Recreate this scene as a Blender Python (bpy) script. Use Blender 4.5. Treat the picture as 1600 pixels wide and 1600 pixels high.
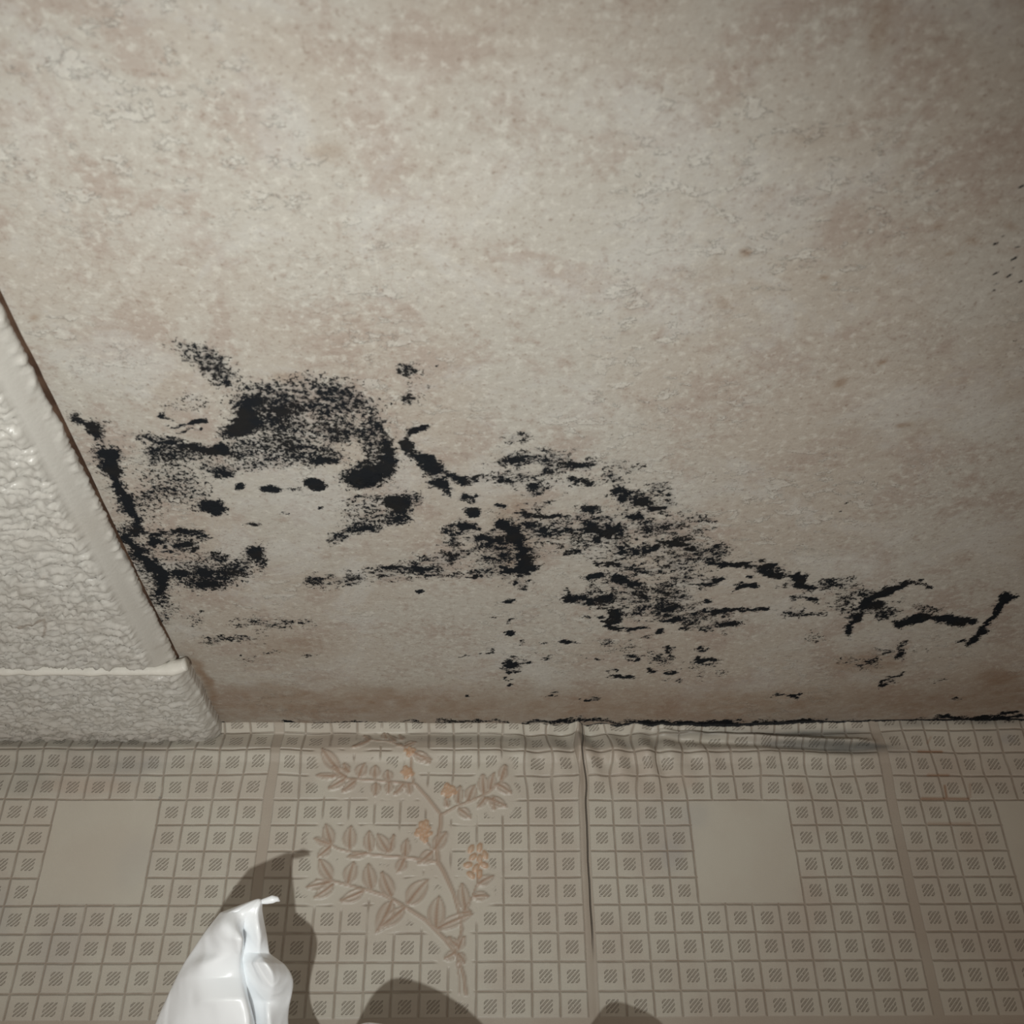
import bpy, bmesh, math
import numpy as np
from mathutils import Matrix, Vector

for o in list(bpy.data.objects): bpy.data.objects.remove(o)
S = bpy.context.scene
COL = S.collection
CELL = 0.0125            # one small square of the wallpaper pattern, metres
CEIL = 2.40              # ceiling height
VC = -0.77               # ceiling height in pattern rows (row 0 = top edge of a printed tile)
GR = 0.344               # width of the wide printed joint, in cells

def W(u, y, v):          # pattern cells -> metres
    return np.stack([np.asarray(u, float)*CELL + 0*np.asarray(v, float), np.asarray(y, float)*CELL + 0*np.asarray(u, float), CEIL + (np.asarray(v, float)-VC)*CELL], -1)

# ------------------------------------------------------------------ camera
CP = np.array([-4.339, -40.457, -18.388]); YAW, PIT, ROL, FPX = math.radians(2.39), math.radians(34.88), math.radians(-0.79), 1641.0
cy, sy, cp_, sp_ = math.cos(YAW), math.sin(YAW), math.cos(PIT), math.sin(PIT)
F = np.array([sy*cp_, cy*cp_, sp_]); R0 = np.array([cy, -sy, 0.]); U0 = np.cross(R0, F)
R = math.cos(ROL)*R0 + math.sin(ROL)*U0; U = -math.sin(ROL)*R0 + math.cos(ROL)*U0
cam_d = bpy.data.cameras.new('camera'); cam = bpy.data.objects.new('camera', cam_d); COL.objects.link(cam)
cam_d.sensor_width = 36; cam_d.lens = FPX/1600*36; cam_d.clip_start = 0.01
loc = W(*CP)
cam.matrix_world = Matrix(((R[0], U[0], -F[0], loc[0]), (R[1], U[1], -F[1], loc[1]), (R[2], U[2], -F[2], loc[2]), (0, 0, 0, 1)))
S.camera = cam
cam_d.dof.use_dof = True; cam_d.dof.focus_distance = 0.46; cam_d.dof.aperture_fstop = 24

# ------------------------------------------------------------------ light
S.view_settings.view_transform = 'Standard'; S.view_settings.look = 'None'
S.view_settings.exposure = 0.72; S.view_settings.gamma = 1.0; S.view_settings.use_curve_mapping = False
w = bpy.data.worlds.new('world'); S.world = w; w.use_nodes = True
w.node_tree.nodes['Background'].inputs[0].default_value = (1.0, 0.84, 0.72, 1)
w.node_tree.nodes['Background'].inputs[1].default_value = 0.17
ld = bpy.data.lights.new('flash', 'SPOT'); ld.energy = 3.1; ld.color = (0.985, 1.0, 0.97); ld.shadow_soft_size = 0.0035
ld.spot_size = math.radians(93); ld.spot_blend = 1.0
fl = bpy.data.objects.new('flash', ld); COL.objects.link(fl)
LP = CP + R*(-4.6) + U*(-7.0)
fl.location = W(*LP)
aim = CP + F*44 + R*(-6.2) + U*(3.0)
d = Vector(aim-LP); fl.rotation_euler = d.to_track_quat('-Z', 'Y').to_euler()

# ------------------------------------------------------------------ survey helpers (pattern cells)
def project(P):
    d = P-CP; k = d@F
    return 800+FPX*(d@R)/k, 800-FPX*(d@U)/k
def ray(px, py): return F + R*((px-800)/FPX) - U*((py-800)/FPX)
def on_ceiling(px, py, v=VC):
    r = ray(px, py); t = (v-CP[2])/r[2]; return CP + r*t
def on_wall(px, py, y=0.0):
    r = ray(px, py); t = (y-CP[1])/r[1]; return CP + r*t

def sm(a, b, x):
    t = np.clip((x-a)/(b-a), 0, 1); return t*t*(3-2*t)
def vnoise(x, y, seed=0):
    xi = np.floor(x).astype(np.int64); yi = np.floor(y).astype(np.int64); xf = x-xi; yf = y-yi
    def h(i, j):
        n = (i*374761393 + j*668265263 + seed*974634777) & 0xffffffff
        n = ((n ^ (n >> 13))*1274126177) & 0xffffffff
        return ((n ^ (n >> 16)) & 0xffff)/65535.0
    a = xf*xf*(3-2*xf); b = yf*yf*(3-2*yf)
    return (h(xi, yi)*(1-a)+h(xi+1, yi)*a)*(1-b) + (h(xi, yi+1)*(1-a)+h(xi+1, yi+1)*a)*b
def fbm(x, y, seed=0, o=4, g=0.5):
    s = 0; a = 1; t = 0
    for k in range(o):
        s = s + a*vnoise(x*2**k+17*k, y*2**k-9*k, seed+k); t += a; a *= g
    return s/t

def link(name, me, m=None, parent=None):
    o = bpy.data.objects.new(name, me); COL.objects.link(o)
    if m: me.materials.append(m)
    if parent: o.parent = parent
    return o
def smooth(me): me.polygons.foreach_set('use_smooth', np.ones(len(me.polygons), bool))
def grid_mesh(name, P, attrs=None, flip=False):
    nv, nu = P.shape[:2]
    me = bpy.data.meshes.new(name)
    idx = np.arange(nv*nu).reshape(nv, nu)
    q = np.stack([idx[:-1, :-1], idx[:-1, 1:], idx[1:, 1:], idx[1:, :-1]], -1).reshape(-1, 4)
    if flip: q = q[:, ::-1]
    me.vertices.add(nv*nu); me.vertices.foreach_set('co', P.reshape(-1).astype(np.float32))
    me.loops.add(q.size); me.loops.foreach_set('vertex_index', q.reshape(-1).astype(np.int32))
    me.polygons.add(len(q)); me.polygons.foreach_set('loop_start', (np.arange(len(q))*4).astype(np.int32))
    me.update(calc_edges=True); smooth(me)
    for k, a in (attrs or {}).items():
        at = me.attributes.new(k, 'FLOAT', 'POINT'); at.data.foreach_set('value', a.reshape(-1).astype(np.float32))
    return me

# ------------------------------------------------------------------ node helper
class X:
    def __init__(s, nt, sock): s.nt = nt; s.s = sock
    def _m(s, op, *a, clamp=False):
        n = s.nt.nodes.new('ShaderNodeMath'); n.operation = op; n.use_clamp = clamp
        for i, v in enumerate((s,)+a):
            if isinstance(v, X): s.nt.links.new(v.s, n.inputs[i])
            else: n.inputs[i].default_value = v
        return X(s.nt, n.outputs[0])
    def __add__(s, o): return s._m('ADD', o)
    __radd__ = __add__
    def __mul__(s, o): return s._m('MULTIPLY', o)
    __rmul__ = __mul__
    def __sub__(s, o): return s._m('SUBTRACT', o)
    def __rsub__(s, o): return (s*-1.0)+o
    def __truediv__(s, o): return s._m('DIVIDE', o)
    def abs(s): return s._m('ABSOLUTE')
    def mod(s, v): return s._m('FLOORED_MODULO', v)
    def max(s, o): return s._m('MAXIMUM', o)
    def min(s, o): return s._m('MINIMUM', o)
    def lt(s, o): return s._m('LESS_THAN', o)
    def gt(s, o): return s._m('GREATER_THAN', o)
    def sat(s): return s._m('ADD', 0.0, clamp=True)
    def step(s, a, b):    # smoothstep a->b (a may exceed b)
        n = s.nt.nodes.new('ShaderNodeMapRange'); n.interpolation_type = 'SMOOTHSTEP'
        s.nt.links.new(s.s, n.inputs[0])
        lo, hi, f0, f1 = (a, b, 0, 1) if a < b else (b, a, 1, 0)
        for i, v in zip((1, 2, 3, 4), (lo, hi, f0, f1)): n.inputs[i].default_value = v
        return X(s.nt, n.outputs[0])
class Mat:
    def __init__(s, name, rough=0.6, spec=0.3):
        s.m = bpy.data.materials.new(name); s.m.use_nodes = True; s.nt = s.m.node_tree
        s.b = s.nt.nodes['Principled BSDF']; s.b.inputs['Roughness'].default_value = rough; s.b.inputs['Specular IOR Level'].default_value = spec
    def attr(s, name):
        n = s.nt.nodes.new('ShaderNodeAttribute'); n.attribute_name = name; return X(s.nt, n.outputs['Fac'])
    def pos(s):
        n = s.nt.nodes.new('ShaderNodeTexCoord'); return n.outputs['Object']
    def mapped(s, vec, scale, loc=(0, 0, 0), rot=(0, 0, 0)):
        n = s.nt.nodes.new('ShaderNodeMapping'); s.nt.links.new(vec, n.inputs[0])
        n.inputs['Scale'].default_value = scale; n.inputs['Location'].default_value = loc; n.inputs['Rotation'].default_value = rot; return n.outputs[0]
    def noise(s, vec, scale, detail=4, rough=0.55, dist=0.0):
        n = s.nt.nodes.new('ShaderNodeTexNoise'); s.nt.links.new(vec, n.inputs['Vector'])
        n.inputs['Scale'].default_value = scale; n.inputs['Detail'].default_value = detail; n.inputs['Roughness'].default_value = rough; n.inputs['Distortion'].default_value = dist
        return X(s.nt, n.outputs[0])
    def voro(s, vec, scale, feature='F1', out=0, rnd=1.0):
        n = s.nt.nodes.new('ShaderNodeTexVoronoi'); n.feature = feature; s.nt.links.new(vec, n.inputs['Vector'])
        n.inputs['Scale'].default_value = scale; n.inputs['Randomness'].default_value = rnd; return X(s.nt, n.outputs[out])
    def mix(s, f, a, b):
        n = s.nt.nodes.new('ShaderNodeMix'); n.data_type = 'RGBA'
        if isinstance(f, X): s.nt.links.new(f.s, n.inputs[0])
        else: n.inputs[0].default_value = f
        for i, c in ((6, a), (7, b)):
            if isinstance(c, tuple): n.inputs[i].default_value = c+(1,)
            else: s.nt.links.new(c, n.inputs[i])
        return n.outputs[2]
    def base(s, c):
        if isinstance(c, tuple): s.b.inputs['Base Color'].default_value = c+(1,)
        else: s.nt.links.new(c, s.b.inputs['Base Color'])
    def bump(s, h, dist, strength=1.0):
        n = s.nt.nodes.new('ShaderNodeBump'); n.inputs['Distance'].default_value = dist; n.inputs['Strength'].default_value = strength
        s.nt.links.new(h.s, n.inputs['Height']); s.nt.links.new(n.outputs[0], s.b.inputs['Normal'])

# ================================================================== CEILING
# stains recorded as ellipses / strokes; boxes of a survey grid (A, B, C share one scale)
FINE, COARSE, CUT, TAN, PALE = [], [], [], [], []
def org(z): return {'A': (100, 500), 'B': (600, 600), 'C': (1000, 600)}[z]
def E(L, z, x, y, rx, ry, a=0, d=.8, s=.6):
    ox, oy = org(z); L.append(('e', ox+x*.375, oy+y*.375, rx*.375, ry*.375, math.radians(a), d, s))
def K(L, z, pts, wd, d=.85, s=.6):
    ox, oy = org(z); L.append(('k', [(ox+x*.375, oy+y*.375) for x, y in pts], wd*.375, d, s))
def P(L, x, y, rx, ry, a=0, d=.8, s=.6): L.append(('e', x, y, rx, ry, math.radians(a), d, s))

f = FINE
for a in [(1100,470,150,80,0,.62),(560,150,150,62,20,.50),(640,215,120,75,35,.55),(685,262,20,14,20,1,.3),(850,300,150,60,10,.56),(1000,270,270,60,0,.36),(1150,310,150,60,10,.6),
    (810,370,130,85,0,.66),(950,400,210,120,0,.66),(1150,410,190,120,0,.66),(1300,500,80,160,-18,.78),(1345,560,48,110,-5,.95),(1330,480,40,90,-25,.85),(1260,640,120,58,-10,.88),(1240,680,60,25,0,.9),
    (780,430,80,50,30,.9),(725,470,100,40,-20,.93),(600,540,150,26,5,.93),(900,520,180,55,5,.74),(1000,560,200,38,0,.7),(1085,585,80,16,0,.9,.4),(750,540,100,30,0,.75),
    (400,500,110,28,8,.78),(380,570,60,50,0,.6),(480,560,150,45,5,.6),(640,630,80,25,10,.8),(720,600,260,40,0,.45),(450,650,210,110,20,.42),(340,780,120,110,0,.4),(480,720,160,60,0,.45),
    (430,700,60,18,0,.65),(360,725,34,22,0,.7),(520,350,130,45,0,.33),(1000,600,150,20,0,.5),
    (732,692,24,16,5,1,.25),(858,706,50,20,3,.97,.4),(955,706,34,12,0,.65),(1043,683,56,29,10,1,.18),(1067,778,14,9,0,1,.3),(622,780,86,36,5,.95,.45),(787,846,28,18,0,.85),(925,808,20,6,0,.6),
    (135,460,45,46,40,1,.5),(85,428,70,22,28,.82),(170,470,30,60,0,.5),(200,600,55,80,0,.55),(240,750,55,130,-14,.6),(150,560,40,90,-20,.4),
    (450,910,140,50,0,.45),(440,965,44,12,0,.9),(300,970,60,60,30,.7),(460,1060,60,25,0,.85),(600,1080,110,52,0,.95),(700,1040,130,50,-20,.72),(800,970,54,40,0,.8),(820,1010,40,40,0,.7),(640,985,60,20,0,.62),(560,1050,190,90,0,.45),
    (575,1213,15,6,0,.9,.3),(540,1260,40,50,0,.42),(430,1200,50,70,0,.38),(400,1260,40,60,0,.35),
    (1385,760,70,35,10,.95,.4),(1430,750,66,40,0,.66),(1200,750,70,20,0,.5),(1270,740,60,16,0,.6),(1395,810,64,55,0,.7),(1300,840,140,42,-15,.62),(1240,872,90,22,-10,.8),(1130,905,54,25,0,.7),(1240,800,120,60,0,.42),
    (1430,210,54,26,0,.62),(1550,185,10,6,0,1,.3),(1425,335,40,30,0,.62),(1480,260,100,110,0,.2),(1050,90,200,50,0,.1)]: E(f, 'A', *a)
K(f, 'A', [(185,560),(205,620),(215,690),(240,740),(265,800),(295,860)], 34, .97)
K(f, 'A', [(255,910),(330,985),(380,1050),(408,1120)], 32, .97)
K(f, 'A', [(235,900),(300,960),(360,1050),(410,1150)], 70, .5)
K(COARSE, 'A', [(330,880),(480,880),(590,905)], 16, .88); K(COARSE, 'A', [(350,915),(450,930),(540,950)], 22, .85)
K(COARSE, 'A', [(385,390),(460,405)], 8, .85); K(COARSE, 'A', [(430,435),(520,440),(590,428)], 10, .8); K(COARSE, 'A', [(470,468),(560,462)], 6, .65)
E(COARSE, 'A', 860, 1265, 200, 34, 0, .42); E(COARSE, 'A', 700, 1332, 150, 26, 0, .46); E(COARSE, 'A', 770, 1410, 60, 30, 0, .4); E(COARSE, 'A', 1040, 1400, 50, 10, 0, .4); E(COARSE, 'A', 850,1385,50,8,0,.42)
E(COARSE, 'A', 1470, 460, 50, 20, 0, .9); K(COARSE, 'A', [(1430,530),(1500,590),(1550,670),(1590,720)], 30, .86)
E(COARSE, 'A', 1530, 1010, 120, 40, -10, .7); K(COARSE, 'A', [(1040,1090),(1200,1080),(1400,1050)], 34, .48); E(COARSE, 'A', 1350, 1030, 54, 12, 0, .7); E(COARSE, 'A', 1485, 1132, 20, 9, 0, 1, .3)
E(CUT, 'A', 1180, 540, 65, 40, 0, .35); E(CUT, 'A', 960, 320, 60, 20, 20, .3); E(CUT, 'A', 1130, 400, 80, 50, 0, .12); E(CUT, 'A', 1060,620,120,22,0,.6); E(CUT,'A',560,480,90,25,10,.5)

c = COARSE
for a in [(1000,640,330,130,0,.40),(1060,880,250,110,0,.47),(640,360,230,110,0,.36),(480,690,170,120,0,.45),(550,740,90,90,0,.75),(1190,760,170,100,20,.45),(1150,480,130,90,30,.36),(760,590,190,60,0,.55),(1330,980,160,60,0,.42),(85,75,30,22,0,.78),(150,190,36,18,0,.9),(110,205,32,22,0,.85),(655,275,36,18,0,.9),(610,340,130,75,0,.60),(560,330,70,50,0,.6),(560,225,70,34,0,.48),(700,300,70,40,0,.55),(620,440,52,24,0,.86),
    (830,340,80,30,0,.58),(830,418,62,17,0,.9),(940,390,60,30,0,.6),(1040,350,44,25,0,.52),(980,350,60,40,0,.45),(1010,460,62,42,20,.83),(1060,490,52,40,0,.7),(1080,545,52,30,0,.9),(1155,515,46,14,0,.95),(1130,440,110,50,0,.46),
    (350,470,42,22,0,.82),(375,535,38,24,0,1,.35),(345,520,25,14,0,.8),(485,510,26,13,10,.97,.35),(545,522,12,6,0,.9),(450,540,30,8,0,.7),(585,552,35,18,0,.97),(690,550,90,12,0,1,.35),(640,515,70,34,0,.52),(850,520,64,25,0,.7),
    (310,600,80,36,-10,.76),(350,590,40,30,0,.85),(500,590,44,42,0,.82),(420,660,84,42,0,.8),(620,760,32,25,0,.9),(520,790,84,28,0,.74),(480,730,70,50,0,.55),
    (700,600,170,50,0,.6),(880,590,130,60,0,.66),(960,600,70,50,0,.84),(890,650,22,13,0,1,.35),(930,640,42,12,0,.9),(700,660,44,9,0,.7),
    (250,720,110,32,-10,.8),(280,660,64,25,0,.6),(150,740,84,35,0,.58),(330,700,64,30,0,.66),(220,790,150,32,0,.48),(90,800,130,30,0,.46),(25,750,12,5,0,.9),(370,805,22,6,0,.9),(410,780,70,30,0,.5),
    (1020,700,62,28,0,.9),(1120,690,46,16,-20,.95),(1210,625,52,13,0,.92),(1150,600,110,50,0,.56),(1220,670,74,30,0,.68),(1300,690,60,40,0,.75),(1290,580,90,60,0,.40),(1380,700,110,50,0,.5),
    (980,820,52,30,0,.85),(1000,760,84,30,0,.66),(1130,770,116,32,0,.7),(1040,860,60,60,0,.7),(900,890,160,30,0,.6),
    (905,972,16,8,0,1,.3),(915,991,22,8,0,1,.3),(840,970,44,10,0,.76),(960,960,42,50,0,.72),(1145,1032,22,12,0,1,.35),(1060,1055,54,7,-8,.86),
    (1200,900,120,50,0,.64),(1160,940,90,20,0,.66),(1200,985,60,20,0,.82),(1260,1020,28,8,0,.8),(1350,895,22,12,0,.97),(1350,820,52,34,0,.8),(1250,960,160,50,0,.52),(1400,990,110,36,0,.62),
    (1530,805,22,10,0,1,.3),(510,908,36,10,0,.85),(522,912,14,7,0,1,.3),(152,867,20,8,0,.95,.4),(520,985,28,7,0,.9),(523,1040,28,12,0,1,.3),(455,970,12,5,0,.7),(570,1068,28,6,0,.6),(680,1078,26,6,0,.7),(760,1076,22,9,10,1,.35),(795,1085,24,5,0,.8),
    (340,1128,32,4,0,.85),(432,1112,19,8,0,.95),(455,1137,16,5,0,.8),(530,1165,50,26,0,.92),(525,1200,30,22,0,.9),(600,1153,28,4,0,.9),(650,1125,28,7,0,.75),(690,1145,28,6,0,.7),(519,1252,15,5,0,1,.3),(525,1235,12,5,0,.8),(340,1305,15,6,0,1,.3),
    (690,1303,22,5,0,.85),(695,1280,16,4,0,.6),(860,1312,30,14,0,.66),(830,1135,24,6,0,.6),(890,1143,30,5,0,.6),(930,1070,54,18,0,.55),(1200,1100,38,12,0,.76),(1040,1140,38,12,0,.85),(1185,1195,36,11,0,.97),(1105,1190,22,8,0,.85),
    (1010,1215,48,11,0,.86),(960,1198,22,5,0,.8),(1330,1105,28,9,0,.82),(1330,1150,52,18,0,.92),(1215,1127,24,6,0,.8),(1230,1155,28,6,0,.6),(1150,1145,80,40,0,.4),(1180,1240,90,8,0,.5),(1350,1190,90,40,0,.34),(1000,1100,120,30,0,.3)]: E(c, 'B', *a)
E(FINE, 'B', 790, 702, 46, 19, 0, .85); E(FINE,'B',870,800,60,18,0,.85)
for p_, w_, d_ in [([(105,275),(160,310),(210,350),(230,410),(255,450)],28,.88),([(240,380),(340,390),(480,400),(540,410)],18,.74),([(540,580),(560,680),(580,760),(570,820)],42,.86),([(880,750),(960,760)],9,.9),
    ([(760,885),(850,910),(940,885),(1070,880)],22,.8),([(940,1010),(1010,1020),(1080,1012)],9,1),([(1340,940),(1440,942),(1600,935)],14,.97),([(1380,750),(1480,755),(1600,775)],14,.84),([(1470,850),(1500,838),(1560,840)],11,1)]: K(c, 'B', p_, w_, d_)
for p_, w_, d_ in [([(300,745),(400,755),(500,765),(600,760)],14,.82),([(640,890),(740,900)],12,.85),([(1320,1062),(1380,1068)],7,.9),([(1000,1250),(1090,1215)],12,.95),([(565,1300),(650,1305)],9,.72)]: K(c, 'C', p_, w_, d_)
for a in [(560,790,64,20,0,.82),(660,820,60,30,30,.88),(720,850,50,14,0,.76),(600,840,70,20,0,.36),(740,955,44,12,0,.7),(650,950,70,30,0,.46),(850,830,130,36,0,.48),(900,860,160,26,0,.5),(870,920,110,60,0,.42),(655,1292,8,4,0,1,.3),(840,533,8,5,0,1,.3),(920,1150,110,24,0,.45),(960,1180,80,16,0,.42),(1000,1110,60,8,0,.5),(1200,1115,60,14,0,.46),(1080,910,38,10,0,.76)]: E(c, 'C', *a)
for a in [(980,920,64,42,0,.78),(1020,950,64,30,0,.7),(1090,1100,34,34,0,.82),(735,1050,60,26,0,.34),(870,492,22,14,0,.5),(1240,1240,34,16,0,.42),(1320,1302,22,6,0,.5),(1200,940,74,22,0,.68)]: E(f, 'C', *a)
for p_, w_, d_ in [([(860,1035),(900,970),(940,910),(1000,870),(1040,850)],20,.92),([(1040,850),(1110,840),(1190,832)],15,.9),([(1070,990),(1130,975),(1190,965),(1240,985),(1300,985),(1380,980)],17,1),([(1375,1075),(1420,1030),(1460,970),(1500,920),(1540,880)],17,.97)]: K(f, 'C', p_, w_, d_)
for x, y in [(1527,737),(1510,765),(1504,760),(1567,782),(1567,808),(1550,818),(1567,838),(1507,853),(1548,866),(1512,873),(1510,882),(1589,880),(1589,580),(1497,910),(1567,1067),(1325,600),(1583,775),(1478,836)]: P(f, 800+x/2, y/2, 2.6, 2.2, 0, 1, .3)
# dark line where the ceiling paper meets the wall
for x0, x1, wd, d_ in [(345,500,2.2,.8),(500,640,1.6,.6),(640,820,2,.6),(820,1000,3,.85),(1000,1220,4,.95),(1220,1330,3.5,.95),(1330,1480,1.8,.6),(1480,1600,4,.95)]:
    yl = lambda x: np.interp(x, [345,700,900,1030,1160,1220,1330,1600], [1134,1131,1127,1129,1133,1131,1129,1119])
    FINE.append(('k', [(x0, yl(x0)), ((x0+x1)/2, yl((x0+x1)/2)), (x1, yl(x1))], wd+1.5, d_, .7))
# tan and rust marks, and dirt towards the corner
for a in [(1165,397,8,6,0,.9),(1289,435,5,4,0,.7),(1522,378,13,8,0,.5),(1486,398,9,4,0,.5),(1468,356,10,5,0,.5),(1576,354,13,6,0,.5),(1470,284,10,5,0,.4),(1380,566,7,4,-30,.7),(1312,595,15,6,-20,.7),(1416,664,14,4,0,.6),(1135,475,16,10,0,.5),(55,495,9,5,0,.6),
    (520,905,14,6,0,.3),(600,1090,90,14,0,.4),(420,1085,80,20,0,.4),(1560,1060,40,18,0,.6),(1350,1035,60,18,0,.55),(800,840,40,70,10,.5),(320,1060,10,45,-28,.8),(1372,40,18,60,0,.4),(512,235,30,18,0,.35),(450,590,30,10,0,.5),(1270,215,40,20,0,.35),(450,1010,60,20,0,.35)]: P(TAN, *a)
TAN.append(('k', [(345,1108),(800,1106),(1200,1106),(1600,1095)], 34, .62, 1.0))
# pale scuffed patches
for a in [(600,190,50,40,0,.9,.5),(775,295,60,32,0,.7),(35,215,60,50,0,.8),(760,250,40,30,0,.6),(1050,775,45,26,0,.6),(1120,790,60,26,0,.4),(700,350,80,36,0,.5),(880,130,120,60,0,.5),(1090,230,160,60,0,.4),(240,360,90,30,0,.4),(900,450,90,30,0,.4),(1400,615,70,30,-15,.45),(1330,900,110,40,0,.3),(950,640,80,24,0,.3),(200,150,160,70,0,.35),(1070,375,60,40,0,.4),(1270,880,110,22,0,.3),(220,430,60,30,0,.3),(620,140,80,50,0,.4),(1480,470,100,50,0,.3),(540,1045,60,30,0,.3)]: P(PALE, *a)

def field(L, x, y):
    out = np.zeros_like(x)
    for q in L:
        if q[0] == 'e':
            _, ex, ey, rx, ry, a, d, s = q
            m = (abs(x-ex) < (rx+ry)*2.0) & (abs(y-ey) < (rx+ry)*2.0)
            if not m.any(): continue
            dx = x[m]-ex; dy = y[m]-ey
            r = np.hypot((dx*math.cos(a)+dy*math.sin(a))/rx, (-dx*math.sin(a)+dy*math.cos(a))/ry)
            val = np.maximum(d*sm(1+s*.6, 1-s, r), (.34*d if s > .45 else 0)*sm(1.9, .6, r))
        else:
            _, pts, wd, d, s = q
            xs_ = [p[0] for p in pts]; ys_ = [p[1] for p in pts]; g = wd*2.2
            m = (x > min(xs_)-g) & (x < max(xs_)+g) & (y > min(ys_)-g) & (y < max(ys_)+g)
            if not m.any(): continue
            px, py = x[m], y[m]; D = np.full(px.shape, 1e9)
            for (ax, ay), (bx, by) in zip(pts[:-1], pts[1:]):
                vx, vy = bx-ax, by-ay; t = np.clip(((px-ax)*vx+(py-ay)*vy)/(vx*vx+vy*vy+1e-9), 0, 1)
                D = np.minimum(D, np.hypot(px-ax-t*vx, py-ay-t*vy))
            val = np.maximum(d*sm(1+s*.6, 1-s, D/wd), (.40*d if wd > 2.2 and L is not TAN else 0)*sm(2.0, .6, D/wd))
        out[m] = 1-(1-out[m])*(1-val) if L in (TAN,) else np.maximum(out[m], val)+0.25*np.minimum(out[m], val)*(1-np.maximum(out[m], val))
    return np.clip(out, 0, 1)

def coords(segs):
    out = []
    for a, b, st in segs: out.append(np.arange(a, b, st))
    return np.append(np.concatenate(out), segs[-1][1])
def ceil_z(u, y):    # slight sag and swell of the ceiling lining near the wall
    return VC + 0.26*sm(5, 16, u)*sm(-5, 0, y) + 0.10*(fbm(u*.25, y*.25, 5, 3)-.5)*sm(0, -3, y)
cx = coords([(-40, -22, 1.0), (-22, 20, .085), (20, 60, 2.0)])
cyy = coords([(-100, -36, 2.0), (-36, -28, .25), (-28, .8, .075)])
GU, GY = np.meshgrid(cx, cyy)
GV = ceil_z(GU, GY)
Pc = np.stack([GU, GY, GV], -1)
px, py = project(Pc); behind = ((Pc-CP)@F) < 5
px = np.where(behind, -9999, px); py = np.where(behind, -9999, py)
wx = (fbm(GU*1.3, GY*1.3, 31)-.5); wy = (fbm(GU*1.3, GY*1.3, 47)-.5)
scl = 26
qx, qy = px+wx*scl, py+wy*scl*.6
w2x = fbm(GU*2.6, GY*2.6, 131, 3)-.5; w2y = fbm(GU*2.6, GY*2.6, 147, 3)-.5
soft_ = lambda L: [q for q in L if q[-1] > .4]
hard_ = lambda L: [q for q in L if q[-1] <= .4]
fine = np.maximum(field(soft_(FINE), px+wx*24+w2x*20, py+wy*15+w2y*13), field(hard_(FINE), px+wx*6+w2x*9, py+wy*4+w2y*5)); fine = np.clip(fine-field(CUT, px, py)*.35, 0, 1)
coarse = np.maximum(field(soft_(COARSE), px+wx*24+w2x*14+(fbm(GU*6, GY*6, 401, 2)-.5)*16, py+wy*13+w2y*9+(fbm(GU*6, GY*6, 402, 2)-.5)*9), field(hard_(COARSE), px+wx*7+w2x*10, py+wy*5+w2y*6))
cl1 = fbm(GU*1.5, GY*1.5, 201, 4)-.5; cl2 = fbm(GU*2.2, GY*2.6, 301, 4)-.5
fine = np.clip(fine*1.12*(1+1.0*cl1*sm(1.1, .85, fine)), 0, 1); coarse = np.clip(coarse*1.14*(1+1.9*cl2*sm(1.1, .85, coarse)), 0, 1)
tan = field(TAN, qx, qy)*(.55+.9*fbm(GU*2.5, GY*2.5, 71, 3)); pale = field(PALE, px+wx*70, py+wy*45)*sm(.35,.6,fbm(GU*1.1,GY*1.1,88,4)+.1)
me = grid_mesh('ceiling', W(GU, GY, GV), dict(mold_fine=fine, mold_coarse=coarse, tan_mark=tan, pale=pale), flip=True)

M = Mat('ceiling_lining', .62, .25); p = M.pos()
iso = M.mapped(p, (80, 80, 80))              # pattern cells
big = M.noise(iso, .13, 5, .6); mid = M.noise(M.mapped(iso, (1, 1, 1), (31, 7, 0)), .5, 6, .65, .4); fin = M.noise(M.mapped(iso, (1, 1, 1), (3, 71, 0)), 4.0, 5, .7)
c0 = M.mix(big.step(.42, .60), (.408, .385, .340), (.385, .345, .295))
c0 = M.mix(((mid+(fin-.5)*.35).step(.48, .64))*.66, c0, (.325, .265, .225))
c0 = M.mix((M.noise(M.mapped(iso, (1, 1, 1), (90, 5, 0)), .32, 6, .68, .5)+(fin-.5)*.25).step(.51, .62)*.52, c0, (.46, .45, .42))
c0 = M.mix(M.attr('pale')*.6, c0, (.485, .47, .43))
# crackle and fine pitting
crk = M.voro(M.mapped(iso, (1, 1, 1), (5, 5, 0)), 3.4, 'DISTANCE_TO_EDGE')
reg = M.noise(M.mapped(iso, (1, 1, 1), (45, 15, 0)), .22, 3).step(.50, .60)
c0 = M.mix(crk.step(.06, .0)*reg*.2, c0, (.27, .19, .15))
flk = M.noise(M.mapped(iso, (.8, 1.25, 1), (20, 40, 0)), 1.6, 6, .68, .3).step(.57, .60)*M.noise(M.mapped(iso, (1, 1, 1), (2, 140, 0)), .14, 2).step(.44, .56)
c0 = M.mix(flk*.5, c0, (.50, .485, .44))
c0 = M.mix(fin.step(.53, .68)*.46, c0, (.27, .215, .175))
c0 = M.mix(fin.step(.47, .36)*.42, c0, (.56, .545, .49))
pit = M.noise(M.mapped(iso, (1, 1, 1), (12, 99, 0)), 9.0, 2, .5)
c0 = M.mix(pit.step(.62, .72)*.5, c0, (.22, .165, .13))
c0 = M.mix((M.attr('tan_mark')*.85).sat(), c0, (.225, .145, .09))
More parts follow.
